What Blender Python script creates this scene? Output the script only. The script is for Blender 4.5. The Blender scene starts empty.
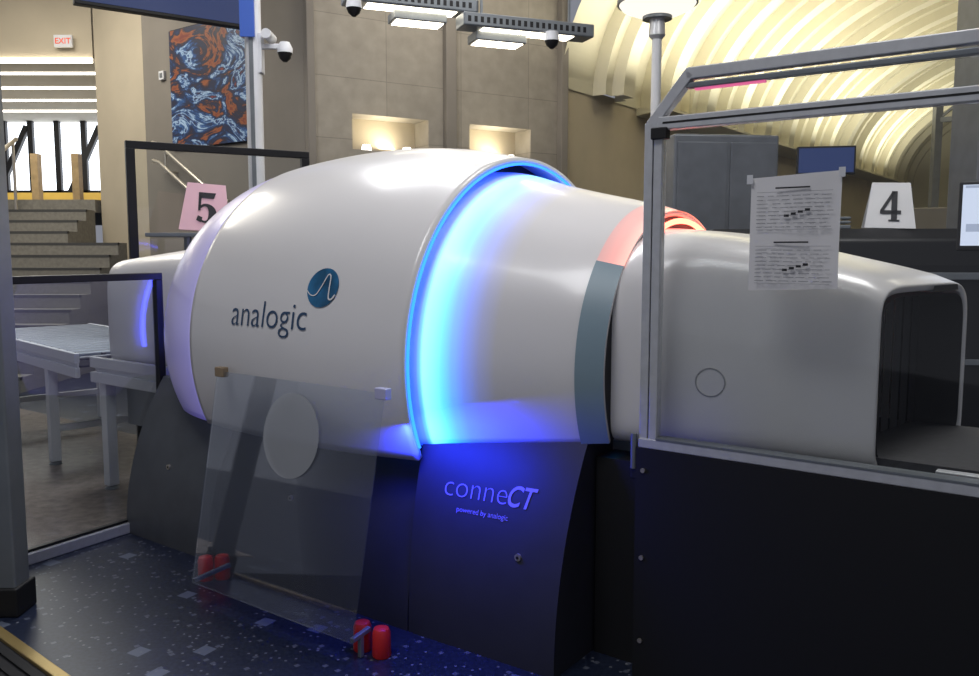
import bpy, math, random
from mathutils import Vector, Matrix
random.seed(3)
S=bpy.context.scene
COL=S.collection
try:
    S.view_settings.view_transform='Standard'
except Exception: pass
TH=math.radians(36.4)
A=Vector((math.cos(TH),-math.sin(TH),0)); Wd=Vector((math.sin(TH),math.cos(TH),0))
O=Vector((-.358,4.54,0)); ZC=1.128
def G(s,t,z=0): return O+A*s-Wd*t+Vector((0,0,z))

# ---------------- materials
def mat(name,col,rough=.5,metal=0,em=None,es=0,var=0,vscale=8,bump=0,bscale=60,coat=0):
    m=bpy.data.materials.new(name); m.use_nodes=True
    nt=m.node_tree; b=nt.nodes['Principled BSDF']
    b.inputs['Base Color'].default_value=(*col,1); b.inputs['Roughness'].default_value=rough
    b.inputs['Metallic'].default_value=metal
    b.inputs['Coat Weight'].default_value=coat; b.inputs['Coat Roughness'].default_value=.12
    if em: b.inputs['Emission Color'].default_value=(*em,1); b.inputs['Emission Strength'].default_value=es
    tc=nt.nodes.new('ShaderNodeTexCoord')
    n=nt.nodes.new('ShaderNodeTexNoise'); n.inputs['Scale'].default_value=vscale; n.inputs['Detail'].default_value=5
    nt.links.new(tc.outputs['Object'],n.inputs['Vector'])
    r=nt.nodes.new('ShaderNodeValToRGB')
    v=var if var else .03
    r.color_ramp.elements[0].position=.3; r.color_ramp.elements[1].position=.7
    r.color_ramp.elements[0].color=(*[c*(1-v) for c in col],1); r.color_ramp.elements[1].color=(*[min(1,c*(1+v)) for c in col],1)
    nt.links.new(n.outputs['Fac'],r.inputs['Fac']); nt.links.new(r.outputs['Color'],b.inputs['Base Color'])
    if bump:
        n2=nt.nodes.new('ShaderNodeTexNoise'); n2.inputs['Scale'].default_value=bscale
        nt.links.new(tc.outputs['Object'],n2.inputs['Vector'])
        bp=nt.nodes.new('ShaderNodeBump'); bp.inputs['Strength'].default_value=bump; bp.inputs['Distance'].default_value=.01
        nt.links.new(n2.outputs['Fac'],bp.inputs['Height']); nt.links.new(bp.outputs['Normal'],b.inputs['Normal'])
    return m
def clear(name,tint=(1,1,1),haze=0,hcol=(.8,.85,.9),gl=.06):
    m=bpy.data.materials.new(name); m.use_nodes=True; nt=m.node_tree
    for n in list(nt.nodes): nt.nodes.remove(n)
    o=nt.nodes.new('ShaderNodeOutputMaterial'); t=nt.nodes.new('ShaderNodeBsdfTransparent'); t.inputs[0].default_value=(*tint,1)
    g=nt.nodes.new('ShaderNodeBsdfGlossy'); g.inputs['Roughness'].default_value=.03
    lw=nt.nodes.new('ShaderNodeLayerWeight'); lw.inputs['Blend'].default_value=.25
    ma=nt.nodes.new('ShaderNodeMath'); ma.operation='MULTIPLY_ADD'; ma.inputs[1].default_value=.5; ma.inputs[2].default_value=gl*.3; ma.use_clamp=True
    nt.links.new(lw.outputs['Fresnel'],ma.inputs[0])
    mx=nt.nodes.new('ShaderNodeMixShader')
    nt.links.new(ma.outputs[0],mx.inputs[0]); nt.links.new(t.outputs[0],mx.inputs[1]); nt.links.new(g.outputs[0],mx.inputs[2])
    last=mx
    if haze:
        d=nt.nodes.new('ShaderNodeBsdfDiffuse'); d.inputs[0].default_value=(*hcol,1)
        m2=nt.nodes.new('ShaderNodeMixShader'); m2.inputs[0].default_value=haze
        nt.links.new(mx.outputs[0],m2.inputs[1]); nt.links.new(d.outputs[0],m2.inputs[2]); last=m2
    nt.links.new(last.outputs[0],o.inputs[0]); return m
def emis(name,col,st):
    return mat(name,(.02,.02,.02),.6,0,col,st)
def glow_ramp_shell(name,base,lo,hi,stops,strength=1):
    """edge-lit translucent plastic: emission varies along the scanner axis (local x)"""
    m=mat(name,base,.30,coat=.35,var=.015,vscale=2); nt=m.node_tree; b=nt.nodes['Principled BSDF']
    tc=nt.nodes.new('ShaderNodeTexCoord'); sp=nt.nodes.new('ShaderNodeSeparateXYZ'); nt.links.new(tc.outputs['Object'],sp.inputs[0])
    mr=nt.nodes.new('ShaderNodeMapRange'); mr.inputs['From Min'].default_value=lo; mr.inputs['From Max'].default_value=hi
    nt.links.new(sp.outputs['X'],mr.inputs['Value'])
    r=nt.nodes.new('ShaderNodeValToRGB'); cr=r.color_ramp
    cr.elements[0].position=stops[0][0]; cr.elements[0].color=(*stops[0][1],1)
    cr.elements[1].position=stops[-1][0]; cr.elements[1].color=(*stops[-1][1],1)
    for p,c in stops[1:-1]:
        e=cr.elements.new(p); e.color=(*c,1)
    nt.links.new(mr.outputs[0],r.inputs['Fac']); nt.links.new(r.outputs['Color'],b.inputs['Emission Color']); b.inputs['Emission Strength'].default_value=strength
    return m

M={}
SH=(.78,.765,.77)
M['shell']=mat('scanner_white',SH,.30,coat=.35,var=.012,vscale=2)
M['shellend']=glow_ramp_shell('lit_end_cap',(.68,.65,.76),-1.33,-.70,[(0,(.03,.02,.12)),(.55,(.05,.04,.22)),(.85,(.09,.07,.40)),(1,(.12,.10,.55))],.45)  # violet LED light on the cap put into base tint and emission
M['seam']=mat('seam_grey',(.38,.38,.40),.5)
M['stripe']=mat('bluegrey_stripe',(.22,.31,.37),.4)
M['base']=mat('charcoal_base',(.020,.021,.032),.62,0,var=.1)
M['baseg']=mat('grey_plinth',(.085,.09,.10),.45,.3,var=.1)
M['black']=mat('black_satin',(.004,.004,.005),.6)
M['blackframe']=mat('black_frame',(.012,.012,.014),.4,.3)
M['darkin']=mat('dark_interior',(.01,.01,.014),.6)
M['alu']=mat('aluminium',(.60,.61,.63),.4,.4,var=.06,vscale=30)
M['alud']=mat('aluminium_dark',(.22,.24,.26),.4,.5,var=.08)
M['white']=mat('white_plastic',(.66,.67,.70),.5)
M['paper']=mat('paper',(.74,.73,.74),.8)
M['pink']=mat('pink_card',(.80,.50,.56),.8)  # white card; red LED light falling on it is put into the colour
M['ink']=mat('ink',(.02,.02,.025),.7)
M['grayink']=mat('grey_print',(.28,.28,.30),.8)
M['navy']=mat('logo_navy',(.03,.07,.15),.5)
M['teal']=mat('logo_teal',(.02,.14,.30),.4,var=.5,vscale=9)
M['red']=mat('red_rubber',(.62,.02,.02),.45,var=.08)
M['led_b']=emis('led_blue',(.01,.09,1.0),6)
M['led_v']=emis('led_violet',(.08,.10,1.0),9)
M['led_r']=emis('led_red',(1,.12,.07),9)
M['led_pink']=emis('led_pink',(.9,.16,.38),.8)  # glow standing in for a red reflection
M['glow']=glow_ramp_shell('lit_barrel',SH,.60,1.02,[(0,(0,.02,.5)),(.20,(0,.05,.8)),(.235,(.0,.35,1)),(.27,(.22,.95,.95)),(.37,(.12,.92,.98)),(.46,(0,.60,1)),(.56,(0,.26,1)),(.68,(0,.08,.58)),(.83,(0,.02,.17)),(1,(0,0,0))],1.15)  # emission ramp stands in for ring light spilling over the barrel
M['redlip']=glow_ramp_shell('lit_red_lip',(.70,.62,.60),1.30,1.46,[(0,(0,0,0)),(.25,(.22,.02,.012)),(.65,(.55,.07,.04)),(1,(1.0,.30,.20))],1.1)
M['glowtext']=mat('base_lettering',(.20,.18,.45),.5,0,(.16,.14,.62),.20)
M['acryl']=clear('clear_acrylic',(.97,.98,.98))
M['glass']=clear('partition_glass',(.90,.93,.96),0,(.8,.8,.8),.40)
M['shield']=clear('hazy_shield',(.92,.94,.97),.028,(.5,.55,.68))
M['disc']=clear('frosted_disc',(.9,.9,.9),.5,(.50,.52,.55))
M['belt']=mat('belt',(.05,.05,.055),.7,var=.2,vscale=40)
M['beige']=mat('beige_wall',(.47,.41,.31),.8,var=.06,vscale=1.5)
M['greybeige']=mat('greybeige_wall',(.21,.19,.165),.8,var=.08,vscale=1.5)
M['cream']=mat('cream_vault',(.62,.585,.46),.8,var=.05,vscale=1)
M['step']=mat('stair_stone',(.20,.19,.165),.7,var=.15,vscale=20)
M['nose']=mat('stair_nosing',(.06,.06,.06),.7)
M['steel']=mat('stainless',(.60,.55,.47),.3,.8)
M['cab']=mat('grey_cabinet',(.17,.18,.20),.4,.4,var=.1)
M['lampw']=emis('lamp_white',(1,.96,.88),5)
M['bowl']=emis('lamp_bowl_glass',(1,.95,.84),1.1)
M['lampwarm']=emis('lamp_warm',(1,.90,.70),7)
M['sky']=emis('daylight',(.88,.93,1),2.8)
M['scr']=emis('screen_white',(.72,.80,1),.9)
M['scrg']=emis('screen_grey',(.45,.52,.70),.8)
M['scrb']=emis('screen_blue',(.02,.05,.2),.55)
M['exit']=emis('exit_red',(1,.12,.05),.9)
M['bluesign']=mat('blue_sign',(.04,.09,.35),.4,0,(.04,.1,.4),.3)
M['ceil']=mat('ceiling_paint',(.6,.57,.5),.9)
M['brass']=mat('brass_edge',(.45,.33,.13),.35,.7)
M['yellow']=mat('yellow_post',(.60,.40,.08),.5)
M['wood']=mat('wood_posts',(.34,.24,.12),.5,var=.2)
M['tan']=mat('tan_clip',(.3,.22,.14),.5)
M['violet']=mat('clip_white',(.5,.5,.75),.4)
M['warmfloor']=mat('warm_floor_stone',(.27,.225,.20),.22,var=.25,vscale=14)

def stone():
    m=bpy.data.materials.new('limestone_blocks'); m.use_nodes=True; nt=m.node_tree; b=nt.nodes['Principled BSDF']; b.inputs['Roughness'].default_value=.75
    tc=nt.nodes.new('ShaderNodeTexCoord'); mp=nt.nodes.new('ShaderNodeMapping'); mp.inputs['Rotation'].default_value=(math.radians(90),0,0)
    nt.links.new(tc.outputs['Object'],mp.inputs['Vector'])
    br=nt.nodes.new('ShaderNodeTexBrick'); br.inputs['Scale'].default_value=1; br.inputs['Brick Width'].default_value=1.1; br.inputs['Row Height'].default_value=.75
    br.inputs['Mortar Size'].default_value=.005; br.offset=0
    br.inputs['Color1'].default_value=(.275,.25,.21,1); br.inputs['Color2'].default_value=(.295,.268,.225,1); br.inputs['Mortar'].default_value=(.20,.18,.155,1)
    nt.links.new(mp.outputs[0],br.inputs['Vector'])
    n=nt.nodes.new('ShaderNodeTexNoise'); n.inputs['Scale'].default_value=5; n.inputs['Detail'].default_value=8
    nt.links.new(tc.outputs['Object'],n.inputs['Vector'])
    mx=nt.nodes.new('ShaderNodeMix'); mx.data_type='RGBA'; mx.blend_type='OVERLAY'; mx.inputs[0].default_value=.3
    nt.links.new(br.outputs['Color'],mx.inputs[6]); nt.links.new(n.outputs['Fac'],mx.inputs[7]); nt.links.new(mx.outputs[2],b.inputs['Base Color'])
    return m
M['stone']=stone()
def floor_mat():
    m=bpy.data.materials.new('terrazzo_floor'); m.use_nodes=True; nt=m.node_tree; b=nt.nodes['Principled BSDF']
    b.inputs['Roughness'].default_value=.3
    tc=nt.nodes.new('ShaderNodeTexCoord'); L=nt.links
    n=nt.nodes.new('ShaderNodeTexNoise'); n.inputs['Scale'].default_value=60; n.inputs['Detail'].default_value=4; L.new(tc.outputs['Object'],n.inputs['Vector'])
    r=nt.nodes.new('ShaderNodeValToRGB'); e=r.color_ramp.elements; e[0].position=.35; e[0].color=(.007,.011,.027,1); e[1].position=.75; e[1].color=(.022,.030,.058,1)
    L.new(n.outputs['Fac'],r.inputs['Fac'])
    base=r.outputs['Color']
    for sc,th,colr,seed,dens in ((4.2,.14,(.10,.12,.17,1),0,.35),(13,.13,(.085,.095,.13,1),5,.3),(30,.15,(.14,.15,.18,1),9,.18)):
        mp=nt.nodes.new('ShaderNodeMapping'); mp.inputs['Location'].default_value=(seed,seed*.7,0); mp.inputs['Rotation'].default_value=(0,0,.5+seed)
        L.new(tc.outputs['Object'],mp.inputs['Vector'])
        v=nt.nodes.new('ShaderNodeTexVoronoi'); v.distance='CHEBYCHEV'; v.voronoi_dimensions='2D'; v.inputs['Scale'].default_value=sc; L.new(mp.outputs[0],v.inputs['Vector'])
        lt=nt.nodes.new('ShaderNodeMath'); lt.operation='LESS_THAN'; lt.inputs[1].default_value=th; L.new(v.outputs['Distance'],lt.inputs[0])
        sp=nt.nodes.new('ShaderNodeSeparateColor'); L.new(v.outputs['Color'],sp.inputs[0])
        g=nt.nodes.new('ShaderNodeMath'); g.operation='LESS_THAN'; g.inputs[1].default_value=dens; L.new(sp.outputs[0],g.inputs[0])
        mu=nt.nodes.new('ShaderNodeMath'); mu.operation='MULTIPLY'; L.new(lt.outputs[0],mu.inputs[0]); L.new(g.outputs[0],mu.inputs[1])
        mx=nt.nodes.new('ShaderNodeMix'); mx.data_type='RGBA'; L.new(mu.outputs[0],mx.inputs[0]); L.new(base,mx.inputs[6]); mx.inputs[7].default_value=colr
        base=mx.outputs[2]
    L.new(base,b.inputs['Base Color']); return m
M['floor']=floor_mat()
def poster_mat():
    """printed artwork: dark blue field, orange-red lower band, bright blue-white streaks"""
    m=bpy.data.materials.new('poster_print'); m.use_nodes=True; nt=m.node_tree; L=nt.links; b=nt.nodes['Principled BSDF']; b.inputs['Roughness'].default_value=.5
    tc=nt.nodes.new('ShaderNodeTexCoord')
    mp=nt.nodes.new('ShaderNodeMapping'); mp.inputs['Rotation'].default_value=(0,.5,0); mp.inputs['Scale'].default_value=(.8,1,1.7); mp.inputs['Location'].default_value=(3.1,0,1.3); L.new(tc.outputs['Object'],mp.inputs[0])
    n=nt.nodes.new('ShaderNodeTexNoise'); n.inputs['Scale'].default_value=1.5; n.inputs['Detail'].default_value=9; n.inputs['Roughness'].default_value=.6; n.inputs['Distortion'].default_value=1.6
    L.new(mp.outputs[0],n.inputs['Vector']); r=nt.nodes.new('ShaderNodeValToRGB'); cr=r.color_ramp
    cr.elements[0].position=.34; cr.elements[0].color=(.16,.03,.02,1); cr.elements[1].position=.72; cr.elements[1].color=(.55,.16,.05,1)
    for p,c in ((.40,(.30,.09,.03,1)),(.435,(.02,.015,.03,1)),(.50,(.008,.02,.07,1)),(.54,(.02,.09,.28,1)),(.565,(.45,.62,.80,1)),(.585,(.03,.08,.24,1)),(.63,(.01,.01,.03,1)),(.67,(.20,.03,.04,1))):
        e=cr.elements.new(p); e.color=c
    L.new(n.outputs['Fac'],r.inputs['Fac']); L.new(r.outputs['Color'],b.inputs['Base Color'])
    return m
M['poster']=poster_mat()

# ---------------- mesh helpers
def group(name,loc=(0,0,0),rz=0):
    e=bpy.data.objects.new(name,None); e.empty_display_size=.2; COL.objects.link(e); e.location=loc; e.rotation_euler=(0,0,rz); return e
def mk(name,v,f,m,parent=None,smooth=False,loc=None,rz=None,bev=0,solid=0,auto=None):
    me=bpy.data.meshes.new(name); me.from_pydata([tuple(p) for p in v],[],f); me.update()
    if m: me.materials.append(M[m] if isinstance(m,str) else m)
    ob=bpy.data.objects.new(name,me); COL.objects.link(ob)
    if parent: ob.parent=parent
    if loc is not None: ob.location=loc
    if rz is not None: ob.rotation_euler=(0,0,rz)
    if solid:
        s=ob.modifiers.new('sol','SOLIDIFY'); s.thickness=abs(solid); s.offset=-1 if solid>0 else 1
    if bev:
        b=ob.modifiers.new('bev','BEVEL'); b.width=bev; b.segments=3; b.limit_method='ANGLE'; b.angle_limit=math.radians(40)
    if smooth:
        for p in me.polygons: p.use_smooth=True
        if auto:
            try: me.set_sharp_from_angle(angle=math.radians(auto))
            except Exception: pass
    return ob
def fixn(ob):
    import bmesh
    bm=bmesh.new(); bm.from_mesh(ob.data); bmesh.ops.recalc_face_normals(bm,faces=bm.faces); bm.to_mesh(ob.data); bm.free(); return ob
BF=[(0,3,2,1),(4,5,6,7),(0,1,5,4),(1,2,6,5),(2,3,7,6),(3,0,4,7)]
def box(name,x0,x1,y0,y1,z0,z1,m,parent=None,bev=0,**k):
    v=[(x0,y0,z0),(x1,y0,z0),(x1,y1,z0),(x0,y1,z0),(x0,y0,z1),(x1,y0,z1),(x1,y1,z1),(x0,y1,z1)]
    return mk(name,v,BF,m,parent,bev=bev,**k)
def boxes(name,bl,m,parent=None,bev=0,**k):
    v=[];f=[]
    for (x0,x1,y0,y1,z0,z1) in bl:
        n=len(v); v+=[(x0,y0,z0),(x1,y0,z0),(x1,y1,z0),(x0,y1,z0),(x0,y0,z1),(x1,y0,z1),(x1,y1,z1),(x0,y1,z1)]
        f+=[tuple(i+n for i in q) for q in BF]
    return mk(name,v,f,m,parent,bev=bev,**k)
def bar(name,p0,p1,w,m,parent=None,d=None,bev=.004):
    p0=Vector(p0);p1=Vector(p1); dr=(p1-p0).normalized(); up=Vector((0,0,1)) if abs(dr.z)<.95 else Vector((0,1,0))
    sx=dr.cross(up).normalized(); sy=sx.cross(dr).normalized(); d=d or w
    v=[]
    for p in (p0,p1):
        for a,b in ((-1,-1),(1,-1),(1,1),(-1,1)): v.append(p+sx*a*w/2+sy*b*d/2)
    return fixn(mk(name,v,BF,m,parent,bev=bev))
def tube(name,pts,rad,m,parent=None,n=16,caps=True,smooth=True):
    pts=[Vector(p) for p in pts]; v=[];f=[]
    for i,p in enumerate(pts):
        if i==0: d=pts[1]-pts[0]
        elif i==len(pts)-1: d=pts[-1]-pts[-2]
        else: d=(pts[i+1]-pts[i-1])
        if d.length<1e-6: d=pts[-1]-pts[0]
        d.normalize(); up=Vector((0,0,1)) if abs(d.z)<.9 else Vector((1,0,0))
        sx=d.cross(up).normalized(); sy=sx.cross(d).normalized(); r=rad[i] if isinstance(rad,(list,tuple)) else rad
        for k in range(n):
            a=2*math.pi*k/n; v.append(p+sx*r*math.cos(a)+sy*r*math.sin(a))
    for i in range(len(pts)-1):
        for k in range(n):
            f.append((i*n+k,i*n+(k+1)%n,(i+1)*n+(k+1)%n,(i+1)*n+k))
    if caps: f.append(tuple(range(n))); f.append(tuple((len(pts)-1)*n+k for k in range(n)))
    return fixn(mk(name,v,f,m,parent,smooth=smooth,auto=40))
def textgeo(body,size,off=0,shear=0,align='CENTER'):
    cu=bpy.data.curves.new('t','FONT'); cu.body=body; cu.size=size; cu.align_x=align; cu.offset=off; cu.shear=shear; cu.resolution_u=6
    ob=bpy.data.objects.new('t',cu); COL.objects.link(ob); bpy.context.view_layer.update()
    dg=bpy.context.evaluated_depsgraph_get(); me=bpy.data.meshes.new_from_object(ob.evaluated_get(dg))
    v=[tuple(x.co) for x in me.vertices]; f=[tuple(p.vertices) for p in me.polygons]
    bpy.data.objects.remove(ob); bpy.data.curves.remove(cu); bpy.data.meshes.remove(me)
    return v,f
def interp(P,s):
    if s<=P[0][0]: return P[0][1]
    if s>=P[-1][0]: return P[-1][1]
    for i in range(len(P)-1):
        if P[i][0]<=s<=P[i+1][0]:
            x0,y0=P[i];x1,y1=P[i+1]; h=x1-x0; u=(s-x0)/h
            def tan(j):
                if j==0: return (P[1][1]-P[0][1])/(P[1][0]-P[0][0])
                if j==len(P)-1: return (P[-1][1]-P[-2][1])/(P[-1][0]-P[-2][0])
                return (P[j+1][1]-P[j-1][1])/(P[j+1][0]-P[j-1][0])
            m0=tan(i)*h;m1=tan(i+1)*h
            return (2*u**3-3*u*u+1)*y0+(u**3-2*u*u+u)*m0+(-2*u**3+3*u*u)*y1+(u**3-u*u)*m1

# ================= SCANNER =================
sc=group('baggage_ct_scanner',O,-TH)
RC=[(-1.33,.50),(-1.31,.62),(-1.27,.70),(-1.2,.775),(-1.05,.86),(-.8,.935),(-.4,.985),(0,1.0),(.35,.975),(.685,.912)]
RB=[(.4,.86),(.6,.85),(.685,.835),(.85,.787),(1.07,.735),(1.3,.685),(1.45,.64)]
def zcut_b(s): return .785+(s-.685)*.105
def shell(name,P,s0,s1,ns,zcut,m,solid=0,nphi=96,dr=0,phr=None):
    v=[];f=[]
    for i in range(ns+1):
        s=s0+(s1-s0)*i/ns; r=interp(P,s)+dr
        zc_=zcut(s) if callable(zcut) else zcut
        al=math.asin(min(.95,(ZC-zc_)/r))
        if phr is None: a0,a1=-al,math.pi+al
        else:
            a0=-al if phr[0] is None else phr[0]; a1=phr[1]
        for k in range(nphi+1):
            ph=a0+(a1-a0)*k/nphi
            v.append((s,-r*math.cos(ph),ZC+r*math.sin(ph)))
    n=nphi+1
    for i in range(ns):
        for k in range(nphi): f.append((i*n+k,(i+1)*n+k,(i+1)*n+k+1,i*n+k+1))
    ob=mk(name,v,f,m,sc,smooth=True,solid=solid)
    c=ob.data.polygons[len(f)//2]
    if Vector((0,c.center.y,c.center.z-ZC)).dot(c.normal)<0:
        ob.data.flip_normals()
    return ob
shell('main_cover',RC,-.70,.685,50,.73,'shell',solid=.03)
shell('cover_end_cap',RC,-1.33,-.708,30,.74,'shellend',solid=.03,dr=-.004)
shell('cover_seam',RC,-.71,-.698,1,.73,'seam',dr=-.006)
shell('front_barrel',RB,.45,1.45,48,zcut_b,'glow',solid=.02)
shell('barrel_stripe',RB,1.345,1.452,4,zcut_b,'stripe',dr=.006,phr=(None,math.radians(40)))
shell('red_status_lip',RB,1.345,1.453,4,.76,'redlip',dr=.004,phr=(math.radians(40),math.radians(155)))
def annulus(name,s,r0,r1,m,a0=-.5,a1=math.pi+.5,n=72):
    v=[];f=[]
    for k in range(n+1):
        a=a0+(a1-a0)*k/n
        v.append((s,-r0*math.cos(a),ZC+r0*math.sin(a))); v.append((s,-r1*math.cos(a),ZC+r1*math.sin(a)))
    for k in range(n): f.append((2*k,2*k+1,2*k+3,2*k+2))
    return mk(name,v,f,m,sc,smooth=True)
annulus('gap_back',.52,.84,.93,'darkin',-.38,math.pi+.38)
annulus('barrel_end_plate',1.44,.45,.63,'darkin',-.45,math.pi+.45)
def ledring(name,s,r,rad,m,a0,a1,n=90):
    v=[];f=[];nn=8
    for k in range(n+1):
        a=a0+(a1-a0)*k/n
        for j in range(nn):
            b=2*math.pi*j/nn; rr=r+rad*math.cos(b)
            v.append((s+rad*math.sin(b),-rr*math.cos(a),ZC+rr*math.sin(a)))
    for k in range(n):
        for j in range(nn): f.append((k*nn+j,k*nn+(j+1)%nn,(k+1)*nn+(j+1)%nn,(k+1)*nn+j))
    return fixn(mk(name,v,f,m,sc,smooth=True))
ledring('blue_led_strip',.684,.884,.006,'led_b',-.40,math.pi+.40)
ledring('red_led_strip',1.47,.60,.012,'led_r',math.radians(28),math.radians(150))
ledring('entry_led_strip',-1.345,.56,.012,'led_v',math.radians(-10),math.radians(190))
def on_cover(P,s,y,zmid,off=.004):
    r=interp(P,s)+off; ph=math.asin((zmid-ZC)/r)+y/r
    return (s,-r*math.cos(ph),ZC+r*math.sin(ph))
v,f=textgeo('analogic',.15,-.0015)
xs=[p[0] for p in v]; k=.51/(max(xs)-min(xs))
mk('logo_lettering',[on_cover(RC,-.065+p[0]*k,p[1]*k*1.08,1.26) for p in v],f,'navy',sc)
v=[on_cover(RC,.25,0,1.445,.004)];f=[]
for i in range(40):
    a=2*math.pi*i/40; v.append(on_cover(RC,.25+.085*math.cos(a),.088*math.sin(a),1.445,.004))
for i in range(40): f.append((0,1+i,1+(i+1)%40))
mk('logo_badge',v,f,'teal',sc)
def ribbon(ctrl,w0,w1):
    n=48;V=[];F=[]
    xs=[(i/(len(ctrl)-1),c[0]) for i,c in enumerate(ctrl)]; ys=[(i/(len(ctrl)-1),c[1]) for i,c in enumerate(ctrl)]
    P=[(interp(xs,i/n),interp(ys,i/n)) for i in range(n+1)]
    for i,(a,b) in enumerate(P):
        q0=P[max(0,i-1)];q1=P[min(n,i+1)]; dx,dy=q1[0]-q0[0],q1[1]-q0[1]; l=math.hypot(dx,dy) or 1
        w=w0+(w1-w0)*i/n; nx,ny=-dy/l*w,dx/l*w
        V.append(on_cover(RC,.25+a+nx,b+ny,1.445,.007)); V.append(on_cover(RC,.25+a-nx,b-ny,1.445,.007))
    for i in range(n): F.append((2*i,2*i+1,2*i+3,2*i+2))
    return V,F
V,F=ribbon([(-.084,-.012),(-.055,-.034),(-.025,-.03),(.0,.015),(.018,.058),(.034,.05),(.040,.0),(.046,-.045),(.062,-.05),(.078,-.03)],.0020,.0038)
mk('logo_wave',V,F,'paper',sc)
def hood(name,secs,zb,m,skew=0,solid=.03):
    v=[];f=[];n=72;smax=secs[-1][0];smin=secs[0][0]
    for (s,w,zt,ex) in secs:
        for k in range(n):
            a=2*math.pi*k/n; c=math.cos(a);d=math.sin(a)
            e=ex if d>=0 else max(ex,12)
            y=w*math.copysign(abs(c)**(2/e),c); z=(zb+zt)/2+(zt-zb)/2*math.copysign(abs(d)**(2/e),d)
            u=(s-smin)/(smax-smin)
            v.append((s+skew*(y/(2*w)+.5)*u*u,y,z))
    for i in range(len(secs)-1):
        for k in range(n): f.append((i*n+k,i*n+(k+1)%n,(i+1)*n+(k+1)%n,(i+1)*n+k))
    ob=fixn(mk(name,v,f,m,sc,smooth=True,auto=50))
    c=ob.data.polygons[5]
    if Vector((0,c.center.y,c.center.z-(zb+1.5)/2)).dot(c.normal)<0: ob.data.flip_normals()
    sd=ob.modifiers.new('s','SOLIDIFY'); sd.thickness=solid; sd.offset=-1
    bv=ob.modifiers.new('b','BEVEL'); bv.width=.008; bv.segments=3; bv.limit_method='ANGLE'; bv.angle_limit=math.radians(60)
    return ob
HW=[(0,.57),(.2,.515),(.5,.455),(1,.42)]
hs=[]
for i in range(15):
    u=i/14; s=1.42+(2.36-1.42)*u
    hs.append((s,interp(HW,u),interp([(0,1.70),(.35,1.665),(.7,1.58),(.93,1.515),(1,1.48)],u),2.3+4.2*u**.7))
hood('exit_hood',hs,.85,'shell',skew=.15)
hs=[(-2.42,.40,1.52,5),(-2.38,.42,1.55,5),(-2.2,.43,1.57,4.5),(-1.7,.44,1.62,4),(-1.25,.46,1.65,3.5)]
hood('entry_hood',hs,.86,'shell')
v=[];f=[]
for i in range(9):
    y0=-.385+i*.086; y1=y0+.082; sx=2.20+.15*((y0)/.84+.5)
    n=len(v); v+=[(sx,y0,.905),(sx+.01,y1,.905),(sx+.01,y1,1.44),(sx,y0,1.44)]; f.append((n,n+1,n+2,n+3))
mk('lead_curtain',v,f,'darkin',sc)
box('hood_inner_lining',1.6,2.15,-.38,.38,.905,1.43,'darkin',sc)
v=[];f=[];n=72
for s in (2.12,2.354):
    for k in range(n):
        a=2*math.pi*k/n; c=math.cos(a);d=math.sin(a);ex=7 if d>0 else 14
        y=.387*math.copysign(abs(c)**(2/ex),c); z=1.165+.278*math.copysign(abs(d)**(2/ex),d); v.append((s+.15*(y/.84+.5),y,z))
for k in range(n): f.append((k,(k+1)%n,n+(k+1)%n,n+k))
mk('opening_lining',v,f,'darkin',sc,smooth=True)
pts=[]
for k in range(33):
    a=2*math.pi*k/32; s=1.80+.052*math.cos(a); u=(s-1.42)/.94; w=interp(HW,u)
    pts.append((s,-w-.0003,1.12+.052*math.sin(a)))
tube('round_access_cap',pts,.003,'seam',sc,n=6,caps=False)
v=[]
for y,z in ((.02,1.452),(.28,1.452),(.27,1.474),(.03,1.474)): v.append((2.365+.15*(y/.84+.5),y,z))
mk('warning_label',v,[(0,1,2,3)],'black',sc)
# base skirt
def ztop(s):
    if s>.66: return zcut_b(s)+.012
    return .80 if s>-.9 else .80+(-.9-s)*.12
def ttop(s):
    if s>.66:
        r=interp(RB,s); z=ztop(s); return math.sqrt(max(.01,r*r-(ZC-z)**2))-.004
    return .60
def tz(s,z):
    zt=ztop(s); u=min(1,z/zt); tt=ttop(s); tb=.87 if s<.7 else .87-(s-.7)*.03
    return tt+(tb-tt)*(1-u**2.1)
def skirt(name,ss,m):
    v=[];f=[];N=24;n=2*(N+1)
    for s in ss:
        zt=ztop(s)
        for i in range(N+1): z=zt*i/N; v.append((s,-tz(s,z),z))
        for i in range(N,-1,-1): z=zt*i/N; v.append((s,tz(s,z),z))
    for i in range(len(ss)-1):
        for k in range(n): f.append((i*n+k,i*n+(k+1)%n,(i+1)*n+(k+1)%n,(i+1)*n+k))
    f.append(tuple(range(n))); f.append(tuple((len(ss)-1)*n+k for k in range(n)))
    return fixn(mk(name,v,f,m,sc,smooth=True,auto=35))
skirt('base_skirt',[-.72,-.3,.1,.3,.655],'base')
skirt('base_front_panel',[.662]+[.68+.69*i/10 for i in range(11)],'base')
skirt('rear_plinth',[-1.49,-1.3,-1.1,-.9,-.725],'baseg')
box('undercarriage',1.38,1.59,-.56,.56,.0,.80,'black',sc)
box('undercarriage_skirt',1.59,2.9,-.40,.40,.03,.79,'black',sc)
box('undercarriage_rear',-2.3,-1.51,-.36,.36,.45,.79,'alud',sc)
box('conveyor_bed',-2.5,3.3,-.41,.41,.79,.875,'alud',sc,bev=.006)
box('conveyor_belt',2.1,3.28,-.385,.385,.876,.902,'belt',sc)
boxes('bed_side_rails',[(2.55,3.3,-.45,-.41,.80,.90),(2.6,3.3,.41,.45,.80,.90)],'alu',sc,bev=.004)
boxes('bed_legs',[(3.1,3.2,-.35,-.27,0,.8),(3.1,3.2,.27,.35,0,.8)],'alud',sc)
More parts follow.
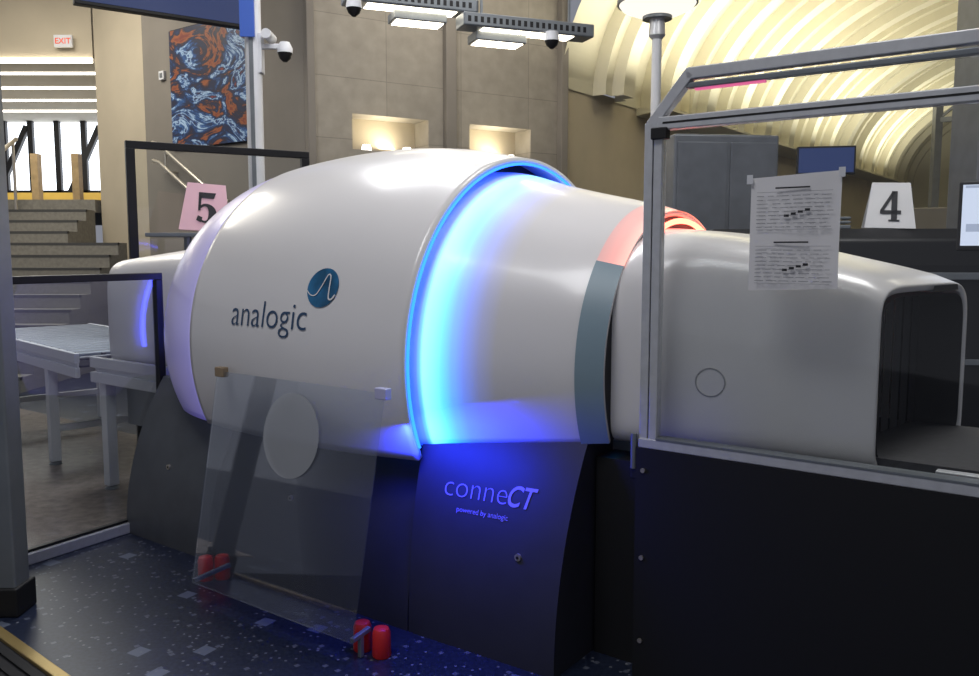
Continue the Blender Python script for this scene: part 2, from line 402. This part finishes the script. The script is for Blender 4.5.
boxes('entry_side_rails',[(-2.5,-1.62,-.50,-.465,.83,.90),(-2.5,-1.62,-.50,-.465,.73,.80),(-2.45,-1.66,-.485,-.47,.74,.89)],'white',sc,bev=.005)
boxes('entry_legs',[(-2.44,-2.37,-.47,-.40,.03,.80)],'white',sc,bev=.004)
tube('entry_leg_foot',[(-2.405,-.435,0),(-2.405,-.435,.012),(-2.405,-.435,.04)],[.045,.045,.015],'alud',sc)
def on_base(s,z,off=.004): return (s,-(tz(s,z)+off),z)
v,f=textgeo('conne',.15,-.003); xs=[p[0] for p in v]; mn=min(xs);wd=max(xs)-mn; k=.29/wd
mk('base_lettering',[on_base(.80+(p[0]-mn)*k,.60+p[1]*k) for p in v],f,'glowtext',sc)
v,f=textgeo('CT',.15,.002,.25); xs=[p[0] for p in v]; mn=min(xs);wd=max(xs)-mn; k2=.125/wd
mk('base_lettering_bold',[on_base(1.095+(p[0]-mn)*k2,.60+p[1]*k*.9) for p in v],f,'glowtext',sc)
v,f=textgeo('powered by analogic',.05); xs=[p[0] for p in v]; mn=min(xs);wd=max(xs)-mn; k=.24/wd
mk('base_sublettering',[on_base(.87+(p[0]-mn)*k,.545+p[1]*k) for p in v],f,'glowtext',sc)
for s,z in ((1.18,.42),(-1.15,.42),(-.15,.42)):
    t=tz(s,z); tube('skirt_lock',[(s,-t+.004,z),(s,-t-.008,z)],.014,'steel',sc)
    tube('skirt_lock_core',[(s,-t-.008,z),(s,-t-.010,z)],.006,'black',sc)

# ================= roller conveyor on the left
rc=group('roller_conveyor',G(-2.56,0),-TH-.16)
boxes('side_rails',[(-2.6,-.10,-.50,-.465,.83,.90),(-2.6,-.10,-.50,-.465,.73,.80),(-2.6,-.10,-.485,-.47,.74,.89),(-2.6,-.10,.46,.50,.73,.90)],'white',rc,bev=.005)
for i in range(15):
    x=-2.50+i*.165
    tube('roller',[(x,-.46,.872),(x,.46,.872)],.030,'alud',rc,n=12)
    tube('roller_collars',[(x+.08,-.46,.868),(x+.08,.46,.868)],.008,'alu',rc,n=8)
boxes('wheel_track',[(-2.58,-.12,-.30+.15*j,-.28+.15*j,.84,.888) for j in range(5)],'blackframe',rc)
box('roller_pan',-2.6,-.1,-.46,.46,.80,.81,'black',rc)
for x in (-.75,-2.3):
    boxes('leg_pair',[(x-.035,x+.035,-.49,-.42,.03,.74),(x-.035,x+.035,.42,.49,.03,.74),(x-.02,x+.02,-.45,.45,.25,.30)],'white',rc,bev=.004)
    for y in (-.455,.455): tube('leg_foot',[(x,y,0),(x,y,.012),(x,y,.04)],[.045,.045,.015],'alud',rc)

# ================= right barrier frame
bf=group('acrylic_barrier_frame',G(1.6,.62),-TH)
for off in (0,.036):
    box('post',-.0+off,.032+off,-.02,.02,0,2.05,'alu',bf,bev=.004)
box('post_groove',.0315,.0365,-.012,.012,0,2.05,'black',bf)
bar('corner_brace',(.02,0,2.04),(.165,0,2.21),.04,'alu',bf,d=.04)
bar('top_rail',(.15,0,2.205),(1.75,0,2.205),.04,'alu',bf,d=.04)
bar('top_rail_lower',(.15,0,2.165),(1.75,0,2.165),.03,'alud',bf,d=.02)
box('status_light_strip',.18,.42,-.010,.010,2.148,2.154,'led_pink',bf)  # added glowing strip, stands in for red light reflected in the rail
bar('middle_rail',(.05,0,2.045),(1.75,0,2.045),.045,'alu',bf,d=.045)
box('rail_groove',.07,1.74,-.0235,-.022,2.042,2.049,'black',bf)
bar('lower_rail',(.0,0,.90),(1.75,0,.90),.055,'alu',bf,d=.035)
box('lower_rail_cap',.07,1.75,-.03,.03,.918,.925,'alud',bf)
box('end_post',1.71,1.75,-.02,.02,0,2.2,'alu',bf,bev=.004)
box('acrylic_sheet',.07,1.71,-.003,.003,.92,2.02,'acryl',bf)
box('upper_acrylic_sheet',.16,1.71,-.003,.003,2.07,2.15,'acryl',bf)
box('black_kick_panel',-.005,1.75,-.032,-.021,.0,.882,'black',bf)
for z in (.15,.47,.80): tube('panel_bolt',[(.025,-.032,z),(.025,-.038,z)],.009,'steel',bf,n=12)
boxes('hinge_clamp',[(-.03,.0,-.025,.02,.76,.86),(.03,.09,-.035,.0,1.99,2.03)],'black',bf,bev=.004)
tube('clamp_knob',[(-.02,-.02,.80),(-.02,-.02,.93)],.012,'alud',bf)

# paper notice on acrylic
pn=group('paper_notice',G(2.13,.626),-TH)
v=[];f=[]
for i in range(9):
    x=-.143+.286*i/8
    for j in range(9):
        z=1.475+.37*j/8; v.append((x,-.003-.004*math.sin(i*.9)*math.sin(j*.6),z+.012*(i/8-.5)))
for i in range(8):
    for j in range(8): f.append((i*9+j,(i+1)*9+j,(i+1)*9+j+1,i*9+j+1))
mk('sheet',v,f,'paper',pn,smooth=True)
bl=[];gl=[]
def row(x0,x1,z,h,l): l.append((x0,x1,-.0125,-.012,z,z+h))
for base in (1.665,1.49):
    for r in range(9):
        z=base+.012+r*.0125
        x=-.12
        while x<.12:
            w=random.uniform(.012,.04)
            if x+w<.13: row(x,x+w,z,.0020,gl)
            x+=w+random.uniform(.006,.015)
    row(-.12,.12,base+.004,.0012,gl); row(-.12,.12,base+.125,.0012,gl)
    row(-.06,.05,base+.136,.005,bl)
    for q in range(4): row(-.03+q*.022,-.014+q*.022,base+.045+.006*q,.008,bl)
boxes('printed_rows',gl,'grayink',pn); boxes('printed_headings',bl,'ink',pn)
boxes('tape',[(-.155,-.135,-.0126,-.0122,1.82,1.85),(.135,.155,-.0126,-.0122,1.83,1.86)],'white',pn)

# ================= leaning shield
sh=group('portable_acrylic_shield',G(0,0),-TH)
TT,TB=1.035,1.20; ZT,ZB=1.045,.075
def shp(s,u,off=0):
    t=TB+(TT-TB)*u; z=ZB+(ZT-ZB)*u; return Vector((s,-(t+off),z+off*.17))
v=[shp(-.38,0),shp(.67,0),shp(.70,1),shp(-.36,1)]
v2=[shp(-.38,0,.006),shp(.67,0,.006),shp(.70,1,.006),shp(-.36,1,.006)]
fixn(mk('acrylic_panel',v+v2,BF,'shield',sh))
v=[shp(.19,.765,.009)];f=[]
for i in range(48):
    a=2*math.pi*i/48; v.append(shp(.19+.175*math.cos(a),.765+.185*math.sin(a),.009))
for i in range(48): f.append((0,1+i,1+(i+1)%48))
mk('round_speech_disc',v,f,'disc',sh)
for s,mm in ((-.34,'tan'),(.685,'violet')):
    c=shp(s,1,.0); box('top_clip',c.x-.03,c.x+.03,c.y-.015,c.y+.02,c.z-.025,c.z+.02,mm,sh,bev=.004)
def foot(name,s,t):
    tube(name,[(s,-t,0),(s,-t,.006),(s,-t,.10),(s,-t,.115),(s,-t,.12)],[.034,.038,.036,.03,.018],'red',sh,n=24)
foot('red_foot',.62,1.10); foot('red_foot',.72,1.095); foot('red_foot',-.47,.97); foot('red_foot',-.52,1.03)
bar('foot_bracket',(.66,-1.10,.10),(.66,-1.20,.085),.02,'alud',sh)
bar('foot_bracket_rear',(-.37,-1.0,.10),(-.37,-1.20,.085),.02,'alud',sh)
bar('foot_stem',(.66,-1.15,.0),(.66,-1.15,.09),.02,'alud',sh)

# ================= left glass barrier
ga=Vector((-2.36,4.26,0)); gb=Vector((-1.925,4.98,0)); d=(gb-ga); ang=math.atan2(d.y,d.x); L=d.length
gp=group('glass_barrier_panel',ga,ang)
boxes('frame',[(-.25,L,-.02,.02,1.435,1.475),(L-.045,L,-.02,.02,.0,1.435),(-.25,-.2,-.02,.02,0,1.435)],'blackframe',gp,bev=.004)
box('pane',-.2,L-.045,-.004,.004,.06,1.435,'glass',gp)
box('bottom_channel',-.25,L,-.035,.035,0,.06,'alu',gp,bev=.006)
box('bottom_channel_cap',-.24,L-.05,-.015,.015,.06,.075,'blackframe',gp)
np_=group('metal_stanchion_post',(-2.18,3.66,0),0)
box('shaft',-.11,.10,-.06,.06,.02,3.2,'alud',np_,bev=.01)
box('shaft_face',-.10,.02,-.066,-.058,.12,3.19,'alu',np_,bev=.002)
box('foot_plate',-.13,.115,-.08,.08,0,.13,'black',np_,bev=.008)
fg=group('floor_grate_mat',(-2.0,2.95,0),math.radians(-40))
box('edge_strip',-.60,.30,.30,.345,0,.02,'brass',fg,bev=.003)
box('edge_strip_side',.27,.31,-.9,.345,0,.02,'brass',fg,bev=.003)
boxes('ribs',[(-.6,.27,-.9+i*.05,-.87+i*.05,0,.016) for i in range(24)],'black',fg)
box('mat_bed',-.6,.27,-.9,.30,0,.006,'darkin',fg)

a=Vector((-2.95,7.0,0)); b=Vector((-1.64,7.82,0)); d=b-a; ang=math.atan2(d.y,d.x); L=d.length
tg=group('tall_glass_partition',a,ang)
boxes('frame',[(0,L,-.03,.03,2.43,2.49),(0,.07,-.03,.03,0,2.43),(L-.07,L,-.03,.03,0,2.43),(0.07,L-.07,-.03,.03,.05,.11)],'blackframe',tg,bev=.005)
box('pane',.07,L-.07,-.004,.004,.11,2.43,'acryl',tg)

# ================= tent signs
def serif(d):
    Q=[]
    def arc(cx,cy,rx,ry,a0,a1,w0,w1,n=22):
        for i in range(n):
            t0=i/n;t1=(i+1)/n
            def P(t,o):
                a=math.radians(a0+(a1-a0)*t); w=w0+(w1-w0)*math.sin(math.pi*t)
                return (cx+(rx+o*w/2)*math.cos(a), cy+(ry+o*w/4)*math.sin(a))
            Q.append([P(t0,-1),P(t1,-1),P(t1,1),P(t0,1)])
    if d=='5':
        Q.append([(-.22,.82),(.24,.82),(.30,1.0),(-.22,1.0)])
        Q.append([(-.22,.42),(-.15,.42),(-.13,.9),(-.22,.9)])
        arc(0,.33,.22,.27,140,-125,.09,.24)
        Q.append([(-.27,.10),(-.12,.04),(-.08,.20),(-.22,.26)])
    else:
        Q.append([(.02,.0),(.20,.0),(.20,1.0),(.02,1.0)])
        Q.append([(-.06,.0),(.28,.0),(.28,.05),(-.06,.05)])
        Q.append([(-.32,.24),(.32,.24),(.32,.36),(-.32,.36)])
        Q.append([(-.32,.36),(-.24,.30),(.14,.96),(.05,1.0)])
    return Q
def tent(name,loc,rz,digit,w=.30,h=.36,m='ink',card='paper',roll=0):
    g=group(name,loc,rz); g.rotation_euler=(0,roll,rz)
    v=[(-w/2,-.10,0),(w/2,-.10,0),(w/2*.75,0,h),(-w/2*.75,0,h),(-w/2,.10,0),(w/2,.10,0)]
    mk('card',v,[(0,1,2,3),(5,4,3,2)],card,g,solid=.004)
    k=h*.66; V=[];F=[]
    for q in serif(digit):
        n=len(V); V+=[(x*k,-.10+(y*k+h*.15)*(.10/h)-.006,y*k+h*.15) for x,y in q]; F.append((n,n+1,n+2,n+3))
    mk('number',V,F,m,g)
    return g
bm_=group('screening_lane_machine',(3.0,6.35,0),-.12)
v=[];f=[]
prof=[(-.35,0),(-.35,1.5),(-.31,1.68),(-.2,1.76),(.3,1.76),(.4,1.6),(.4,0)]
for x in (-1.35,1.6):
    for (y,z) in prof: v.append((x,y,z))
n=len(prof)
for k in range(n): f.append((k,(k+1)%n,n+(k+1)%n,n+k))
f.append(tuple(range(n)));f.append(tuple(n+k for k in range(n)))
fixn(mk('housing',v,f,'blackframe',bm_,bev=.02))
boxes('trim_rails',[(-1.37,1.62,-.37,-.35,1.40,1.45),(-1.37,1.62,-.37,-.35,.8,.84)],'alud',bm_,bev=.004)
boxes('tray_stack',[(-.9,-.35,-.15,.25,1.76,1.79)]+[(-.9,-.35,-.15,.25,1.80+.03*i,1.82+.03*i) for i in range(2)],'alud',bm_,bev=.008)
tent('tent_sign',(2.91,6.26,1.765),-.3,'4',.34,.33,roll=.03)
cb=group('equipment_cabinet',(2.06,8.0,0),.12)
box('body',-.50,.46,-.4,.4,.05,2.62,'cab',cb,bev=.02)
boxes('door_panels',[(-.47,-.02,-.415,-.40,.1,2.55),(.01,.43,-.415,-.40,.1,2.55)],'cab',cb,bev=.006)
boxes('door_handles',[(-.07,-.05,-.43,-.415,1.2,1.4),(.04,.06,-.43,-.415,1.2,1.4)],'alu',cb,bev=.004)
boxes('plinth',[(-.48,.44,-.38,.38,0,.05)],'black',cb)
ft=group('document_stand',(-2.38,6.75,0),0.1)
box('top',-.28,.28,-.16,.16,1.71,1.74,'alud',ft,bev=.004)
tube('column',[(0,0,.03),(0,0,1.71)],.03,'alud',ft); tube('base',[(0,0,0),(0,0,.03)],.2,'black',ft,n=32)
tent('tent_sign.001',(-2.24,6.74,1.755),.30,'5',.38,.37,'ink','pink',roll=.07)
mn_=group('computer_monitor',(2.63,4.40,0),-.55)
box('casing',-.20,.24,-.02,.02,1.60,1.96,'black',mn_,bev=.01)
box('screen',-.182,.222,-.024,-.019,1.628,1.942,'scr',mn_)
boxes('screen_windows',[(-.17,.20,-.0255,-.0245,1.925,1.938),(-.16,-.05,-.0255,-.0245,1.70,1.74),(-.02,.18,-.0255,-.0245,1.66,1.86)],'scrg',mn_)
tube('pole',[(0,.04,.02),(0,.04,1.75)],.02,'alud',mn_); tube('foot',[(0,.04,0),(0,.04,.02)],.18,'black',mn_,n=32)
bd=group('information_display',(3.62,9.3,0),-.2)
box('casing',-.30,.30,-.03,.03,2.42,2.72,'black',bd,bev=.01); box('screen',-.28,.28,-.035,-.03,2.44,2.70,'scrb',bd)
tube('pole',[(0,.05,.02),(0,.05,2.6)],.03,'alud',bd); tube('foot',[(0,.05,0),(0,.05,.02)],.2,'black',bd,n=32)
pl=group('support_pillar',(4.55,7.9,0),0)
box('shaft',-.22,.3,-.25,.25,.12,6.0,'cab',pl,bev=.03); box('plinth',-.27,.35,-.3,.3,0,.12,'black',pl,bev=.01)
ul=group('uplight_lamp_post',(1.72,9.0,0),0)
tube('pole',[(0,0,.03),(0,0,1.2),(0,0,3.76)],[.06,.055,.05],'white',ul); tube('foot',[(0,0,0),(0,0,.03)],.2,'alud',ul,n=32)
tube('neck',[(0,0,3.76),(0,0,3.80),(0,0,3.98)],[.05,.085,.075],'alu',ul)
tube('collar',[(0,0,3.96),(0,0,3.99)],[.15,.15],'alud',ul,n=32)
tube('bowl',[(0,0,3.99),(0,0,4.02),(0,0,4.07),(0,0,4.11)],[.12,.25,.36,.39],'bowl',ul,n=40)
tube('rim',[(0,0,4.11),(0,0,4.15)],[.41,.41],'alud',ul,n=40)
tube('lamp_glass',[(0,0,4.15),(0,0,4.19)],[.36,.25],'lampw',ul,n=40)
cp=group('camera_pole',(-2.47,9.15,0),0)
tube('pole',[(0,0,.03),(0,0,5.9)],.085,'white',cp,n=24); tube('foot',[(0,0,0),(0,0,.04)],.2,'alud',cp,n=32)
box('pole_channel',-.02,.02,-.10,-.08,1.2,5.5,'alud',cp)
box('blue_banner',-.10,.05,-.13,-.10,3.8,5.6,'bluesign',cp)
boxes('bracket',[(.05,.30,-.03,.03,3.70,3.75),(.05,.10,-.06,.06,3.45,3.85)],'white',cp,bev=.005)
tube('camera_body',[(.17,-.14,3.83),(.17,.12,3.83)],.05,'white',cp)
tube('dome_housing',[(.33,0,3.77),(.33,0,3.71),(.33,0,3.66)],[.05,.08,.08],'white',cp,n=24)
tube('dome',[(.33,0,3.66),(.33,0,3.60),(.33,0,3.57)],[.075,.055,.02],'black',cp,n=24)

# ================= light bars
def lightbar(name,loc,rz,L,cx,lx):
    g=group(name,loc,rz)
    boxes('housing',[(0,L,-.12,.12,0,.12)],'alud',g,bev=.015)
    box('diffuser',.2,L-.2,-.09,.09,-.006,.001,'lampwarm',g)
    boxes('perforations',[(.04+i*.06,.07+i*.06,-.1215,-.119,.035,.085) for i in range(int(L/.06)-1)],'blackframe',g)
    boxes('hanger_rods',[(.2,.22,-.01,.01,.12,5.98-loc[2]),(L-.22,L-.2,-.01,.01,.12,5.98-loc[2])],'alud',g)
    boxes('lamp_head',[(lx,lx+.5,-.02,.22,-.09,-.01)],'alud',g,bev=.01)
    box('lamp_lens',lx+.03,lx+.47,0,.2,-.097,-.089,'lampwarm',g)
    tube('dome_camera_housing',[(cx,-.16,.0),(cx,-.16,-.08)],[.06,.07],'white',g,n=24)
    tube('dome_camera_glass',[(cx,-.16,-.08),(cx,-.16,-.12),(cx,-.16,-.15)],[.065,.05,.015],'black',g,n=24)
    bar('dome_camera_arm',(cx,-.16,.01),(cx,0,.03),.03,'alud',g)
lightbar('linear_light_fixture',(-.27,7.9,3.60),.36,1.30,.84,.15)
lightbar('linear_light_fixture.001',(-1.28,7.7,3.76),.36,1.22,.06,.45)

# ================= ROOM
v=[(-16,-4,0),(30,-4,0),(30,40,0),(-16,40,0)]
fl=mk('floor',v+[(x,y,-.1) for x,y,z in v],[(0,1,2,3),(7,6,5,4),(0,4,5,1),(1,5,6,2),(2,6,7,3),(3,7,4,0)],'floor')
q=[G(-1.60,2.6),G(-1.60,-.6),G(-6.5,-.6),G(-6.5,2.6)]
mk('floor_inlay',[(p.x,p.y,0) for p in q]+[(p.x,p.y,.004) for p in q],[(0,1,2,3),(7,6,5,4),(0,4,5,1),(1,5,6,2),(2,6,7,3),(3,7,4,0)],'warmfloor')
box('ceiling',-12,8,-4,12.9,6.0,6.1,'ceil')
def wallseg(name,p0,p1,z0,z1,m,th=.3):
    p0=Vector(p0);p1=Vector(p1);d=p1-p0; ang=math.atan2(d.y,d.x)
    return box(name,0,d.length,0,th,z0,z1,m,None,loc=(p0.x,p0.y,0),rz=ang)
wallseg('wall_left',(-5.0,12.6),(-2.25,10.57),0,5.98,'greybeige')
wl=group('wall_back',(-2.25,10.57,0),math.atan2(.53,.85))
WL=3.92
boxes('masonry',[(0,WL,0,.4,0,2.88),(0,WL,0,.4,3.32,5.98),(0,.62,0,.4,2.88,3.32),(1.70,2.33,0,.4,2.88,3.32),(3.34,WL,0,.4,2.88,3.32)],'stone',wl)
boxes('pilasters',[(0,.10,-.12,0,0,5.98),(1.92,2.08,-.10,0,0,5.98),(WL-.12,WL,-.12,0,0,5.98)],'greybeige',wl,bev=.01)
for x0,x1 in ((.62,1.70),(2.33,3.34)):
    boxes('niche',[(x0,x1,.4,.45,2.8,3.4),(x0-.0,x1,.05,.4,2.875,2.882)],'beige',wl)
    for xx in (x0+.25,x1-.25): tube('niche_lamp',[(xx,.14,2.885),(xx,.14,2.96)],[.07,.05],'lampw',wl)
wallseg('wall_exit',(-6.1,13.5),(-5.02,12.68),0,5.98,'beige')
box('wall_exit_header',-13,-6.15,13.55,13.8,4.55,6.3,'beige')
box('trim_1',-13,-6.15,13.51,13.55,4.50,4.57,'lampwarm')
box('wall_corridor',-6.14,-6.0,13.85,20.2,2.4,4.7,'beige')
box('ceiling_corridor',-14,-6.15,13.8,20.4,4.62,4.72,'ceil')
boxes('ceiling_light_strips',[(-13,-6.6,14.8+i*1.3,14.88+i*1.3,4.59,4.615) for i in range(4)],'lampw')
box('floor_landing',-14,-6.16,13.42,20.1,2.2,2.4,'step')
st=group('staircase',(0,0,0)); nb=[];bl=[]
for k in range(1,14):
    z=2.4-.171*k; y1=13.4-.3*(k-1); y0=y1-.3; xr=-6.16 if y1>12.6 else -5.3
    bl.append((-11,xr,y0,y1,0,z)); nb.append((-11,xr,y0-.002,y0+.05,z-.035,z+.003))
boxes('treads',bl,'step',st); boxes('nosings',nb,'nose',st)
x=-7.3
tube('handrail',[(x,13.35,3.32),(x,9.6,1.18),(x,9.3,1.10)],.03,'steel',st)
for k in (1,5,9,12):
    y=13.4-.3*k+.15; zt=3.35-(13.4-y)*.571; zb=2.4-.171*k
    tube('baluster',[(x,y,zb),(x,y,zt)],.022,'steel',st)
hr=group('wall_handrail')
for dz in (0,-.25):
    tube('rail',[(-4.75,12.2,3.12+dz),(-4.62,12.08,3.08+dz),(-3.55,11.3,2.28+dz),(-3.4,11.2,2.24+dz)],.028,'steel',hr)
for x,y,z in ((-4.5,12.0,2.98),(-3.7,11.42,2.38)):
    tube('bracket',[(x,y,z-.28),(x,y,z)],.018,'steel',hr); tube('bracket_arm',[(x,y,z-.28),(x+.13,y+.2,z-.28)],.018,'steel',hr)
wn=group('window_1',(0,20.2,0))
box('daylight',-15,-6.2,.3,.35,2.4,4.62,'sky',wn)
boxes('mullions',[(-14.5+i*.62,-14.38+i*.62,0,.1,2.4,4.62) for i in range(14)]+[(-15,-6.2,0,.1,2.95,3.02)],'blackframe',wn)
for i in range(5):
    x=-13.5+i*1.7; bar('diagonal_brace',(x,.05,2.45),(x+1.0,.05,4.5),.12,'blackframe',wn)
qb=group('queue_barrier',(0,17.0,2.4))
boxes('posts',[(-12.2+i*.8,-12.06+i*.8,-.08,.08,0,1.1) for i in range(8)],'wood',qb)
boxes('rail',[(-12.2,-6.5,1.5,1.6,0,.45)],'yellow',qb)
ex=group('exit_sign',(-6.55,13.46,0))
box('plate',-.14,.14,-.02,.03,4.72,4.90,'white',ex,bev=.005)
tv,tf=textgeo('EXIT',.12,.002); mk('letters',[(p[0],-.024,p[1]+4.77) for p in tv],tf,'exit',ex)
box('mount',-.05,.05,.03,.09,4.76,4.86,'alud',ex)
d=Vector((2.75,-2.03)); ang=math.atan2(d.y,d.x)
po=group('city_poster',(-5.0,12.6,0),ang)
box('print',.72,2.37,-.04,-.012,3.02,4.62,'poster',po)
boxes('edge',[(.70,2.39,-.012,-.004,3.0,4.64)],'black',po)
hd_=group('overhead_display',(-4.38,9.5,0),math.atan2(1.0,1.48))
box('casing',-.1,1.8,-.04,.08,4.24,4.95,'black',hd_,bev=.01); box('screen',-.05,1.75,-.046,-.04,4.28,4.91,'scrb',hd_)
boxes('hangers',[(.2,.23,0,.03,4.95,5.98),(1.5,1.53,0,.03,4.95,5.98)],'alud',hd_)
sw=group('wall_thermostat',(-5.0,12.6,0),ang); box('plate',.44,.56,-.04,0,4.0,4.12,'white',sw,bev=.005); box('dial',.47,.53,-.045,-.04,4.03,4.09,'alud',sw)

# ================= VAULT  (grid coords a,w)
def AW(a,w,z): 
    p=A*a+Wd*w; return (p.x,p.y,z)
a0,half,rise,zs_=-6.6,6.0,3.6,3.95
v=[];f=[];npz=64;prof=[]
w=10.7
while w<34:
    prof+= [(w,0),(w+.9,0),(w+.9,.22),(w+1.1,.22),(w+1.1,.42),(w+1.45,.42),(w+1.45,.22),(w+1.6,.22)]
    w+=1.6
prof.append((w,0))
for (ww,dr) in prof:
    for k in range(npz+1):
        an=math.pi*k/npz
        v.append(AW(a0+half-(half-dr)*math.cos(an),ww,zs_+(rise-dr)*math.sin(an)))
n=npz+1
for i in range(len(prof)-1):
    for k in range(npz): f.append((i*n+k,i*n+k+1,(i+1)*n+k+1,(i+1)*n+k))
mk('ceiling_vault',v,f,'cream')
v=[];f=[]
for ww in (13.1,34.2):
    for a_,z in ((-6.62,3.84),(-6.3,3.88),(-6.15,3.93),(-6.15,3.97),(-6.62,3.97)): v.append(AW(a_,ww,z))
for k in range(5): f.append((k,(k+1)%5,5+(k+1)%5,5+k))
f+=[(0,1,2,3,4),(9,8,7,6,5)]
fixn(mk('trim_2',v,f,'cream'))
def aw_wall(name,a,b,z0,z1,m,th=.3):
    return wallseg(name,AW(*a,0)[:2],AW(*b,0)[:2],z0,z1,m,th)
aw_wall('wall_hall_side',(-6.62,10.9),(-6.62,34.5),0,4.02,'beige')
aw_wall('wall_hall_end',(-6.6,34.4),(5.4,34.4),0,8,'cream')
aw_wall('wall_hall_far',(5.4,34.4),(5.4,10),0,4.02,'beige')
tr=group('truss_beam',(0,0,0))
p0=Vector(AW(-3.2,20,4.3)); p1=Vector(AW(5.0,20,4.3))
for dz in (0,.45): bar('chord',p0+Vector((0,0,dz)),p1+Vector((0,0,dz)),.1,'cab',tr)
for i in range(16):
    q0=p0.lerp(p1,i/16); q1=p0.lerp(p1,(i+1)/16)
    bar('web',q0+Vector((0,0,.45*(i%2))),q1+Vector((0,0,.45*((i+1)%2))),.05,'cab',tr)
bar('column',p0+Vector((0,0,-4.3)),p0+Vector((0,0,.5)),.15,'cab',tr)
bar('column_far',p1+Vector((0,0,-4.3)),p1+Vector((0,0,.5)),.15,'cab',tr)
ct=group('check_counter',AW(-3.5,14.5,0),-TH)
boxes('desk',[(0,5,-.4,.4,0,1.15),(-.1,5.1,-.5,.5,1.15,1.2)],'cab',ct,bev=.01)
boxes('back_cabinets',[(0.2,2.2,.9,1.5,0,2.3),(2.5,4.5,.9,1.5,0,2.0)],'greybeige',ct,bev=.02)

# ================= LIGHTS
def area(name,loc,size,e,col=(1,.95,.88),rot=(0,0,0),sy=None):
    l=bpy.data.lights.new(name,'AREA'); l.size=size; l.energy=e; l.color=col
    if sy: l.shape='RECTANGLE'; l.size_y=sy
    o=bpy.data.objects.new(name,l); COL.objects.link(o); o.location=loc; o.rotation_euler=rot; return o
area('ceiling_lamp',(-1.5,6.8,5.9),2.0,150,(.98,.98,1))
area('ceiling_lamp.001',(2.6,4.2,5.9),1.8,130,(1,.98,.96))
area('ceiling_lamp.002',(-1.5,1.0,5.9),2.0,125,(.98,.98,1))
area('ceiling_lamp.003',(-6.5,10.5,5.9),2.5,250,(1,.94,.82))
area('ceiling_lamp.004',(0,10,5.9),2.0,95,(1,.93,.82))
area('corridor_lamp',(-9.5,16.5,4.5),3,130,(1,.95,.85))
for i,w in enumerate((12.5,17,22,28)):
    p=AW(-5.0,w,4.2); area('cove_uplight.%03d'%i,p,1.0,170,(1,.94,.74),(math.radians(180),0,-TH),4.2)
p=AW(-1,16,6.8); area('hall_lamp',p,3,90,(1,.94,.80))
for x in (1.16,2.83):
    q=Vector((-2.25,10.57,0))+Vector((.8486,.529,0))*x+Vector((-.529,.8486,0))*.2
    area('niche_light',(q.x,q.y,2.95),.2,10,(1,.90,.68),(math.radians(180),0,0),.8)
# added blue fill floating off the barrel, boosting LED spill on the base panel
p=G(.86,ttop(.86)+.22,.88); tgt=G(.88,tz(.88,.62),.62)
o=area('base_led_downlight',p,.40,9,(.012,.03,1),(0,0,0),.08)
o.data.specular_factor=.15
zax=-(tgt-p).normalized(); xax=A.copy(); yax=zax.cross(xax).normalized(); xax=yax.cross(zax).normalized()
o.rotation_euler=Matrix((xax,yax,zax)).transposed().to_euler()
wd=bpy.data.worlds.new('World'); S.world=wd; wd.use_nodes=True
bg=wd.node_tree.nodes['Background']; bg.inputs[0].default_value=(.66,.69,.80,1); bg.inputs[1].default_value=.34

cam=bpy.data.cameras.new('camera'); co=bpy.data.objects.new('camera',cam); COL.objects.link(co)
cam.sensor_width=36; cam.lens=36*850/979; co.location=(0,0,1.6); co.rotation_euler=(math.radians(90-5.84),0,0)
cam.clip_start=.05; cam.clip_end=200
S.camera=co
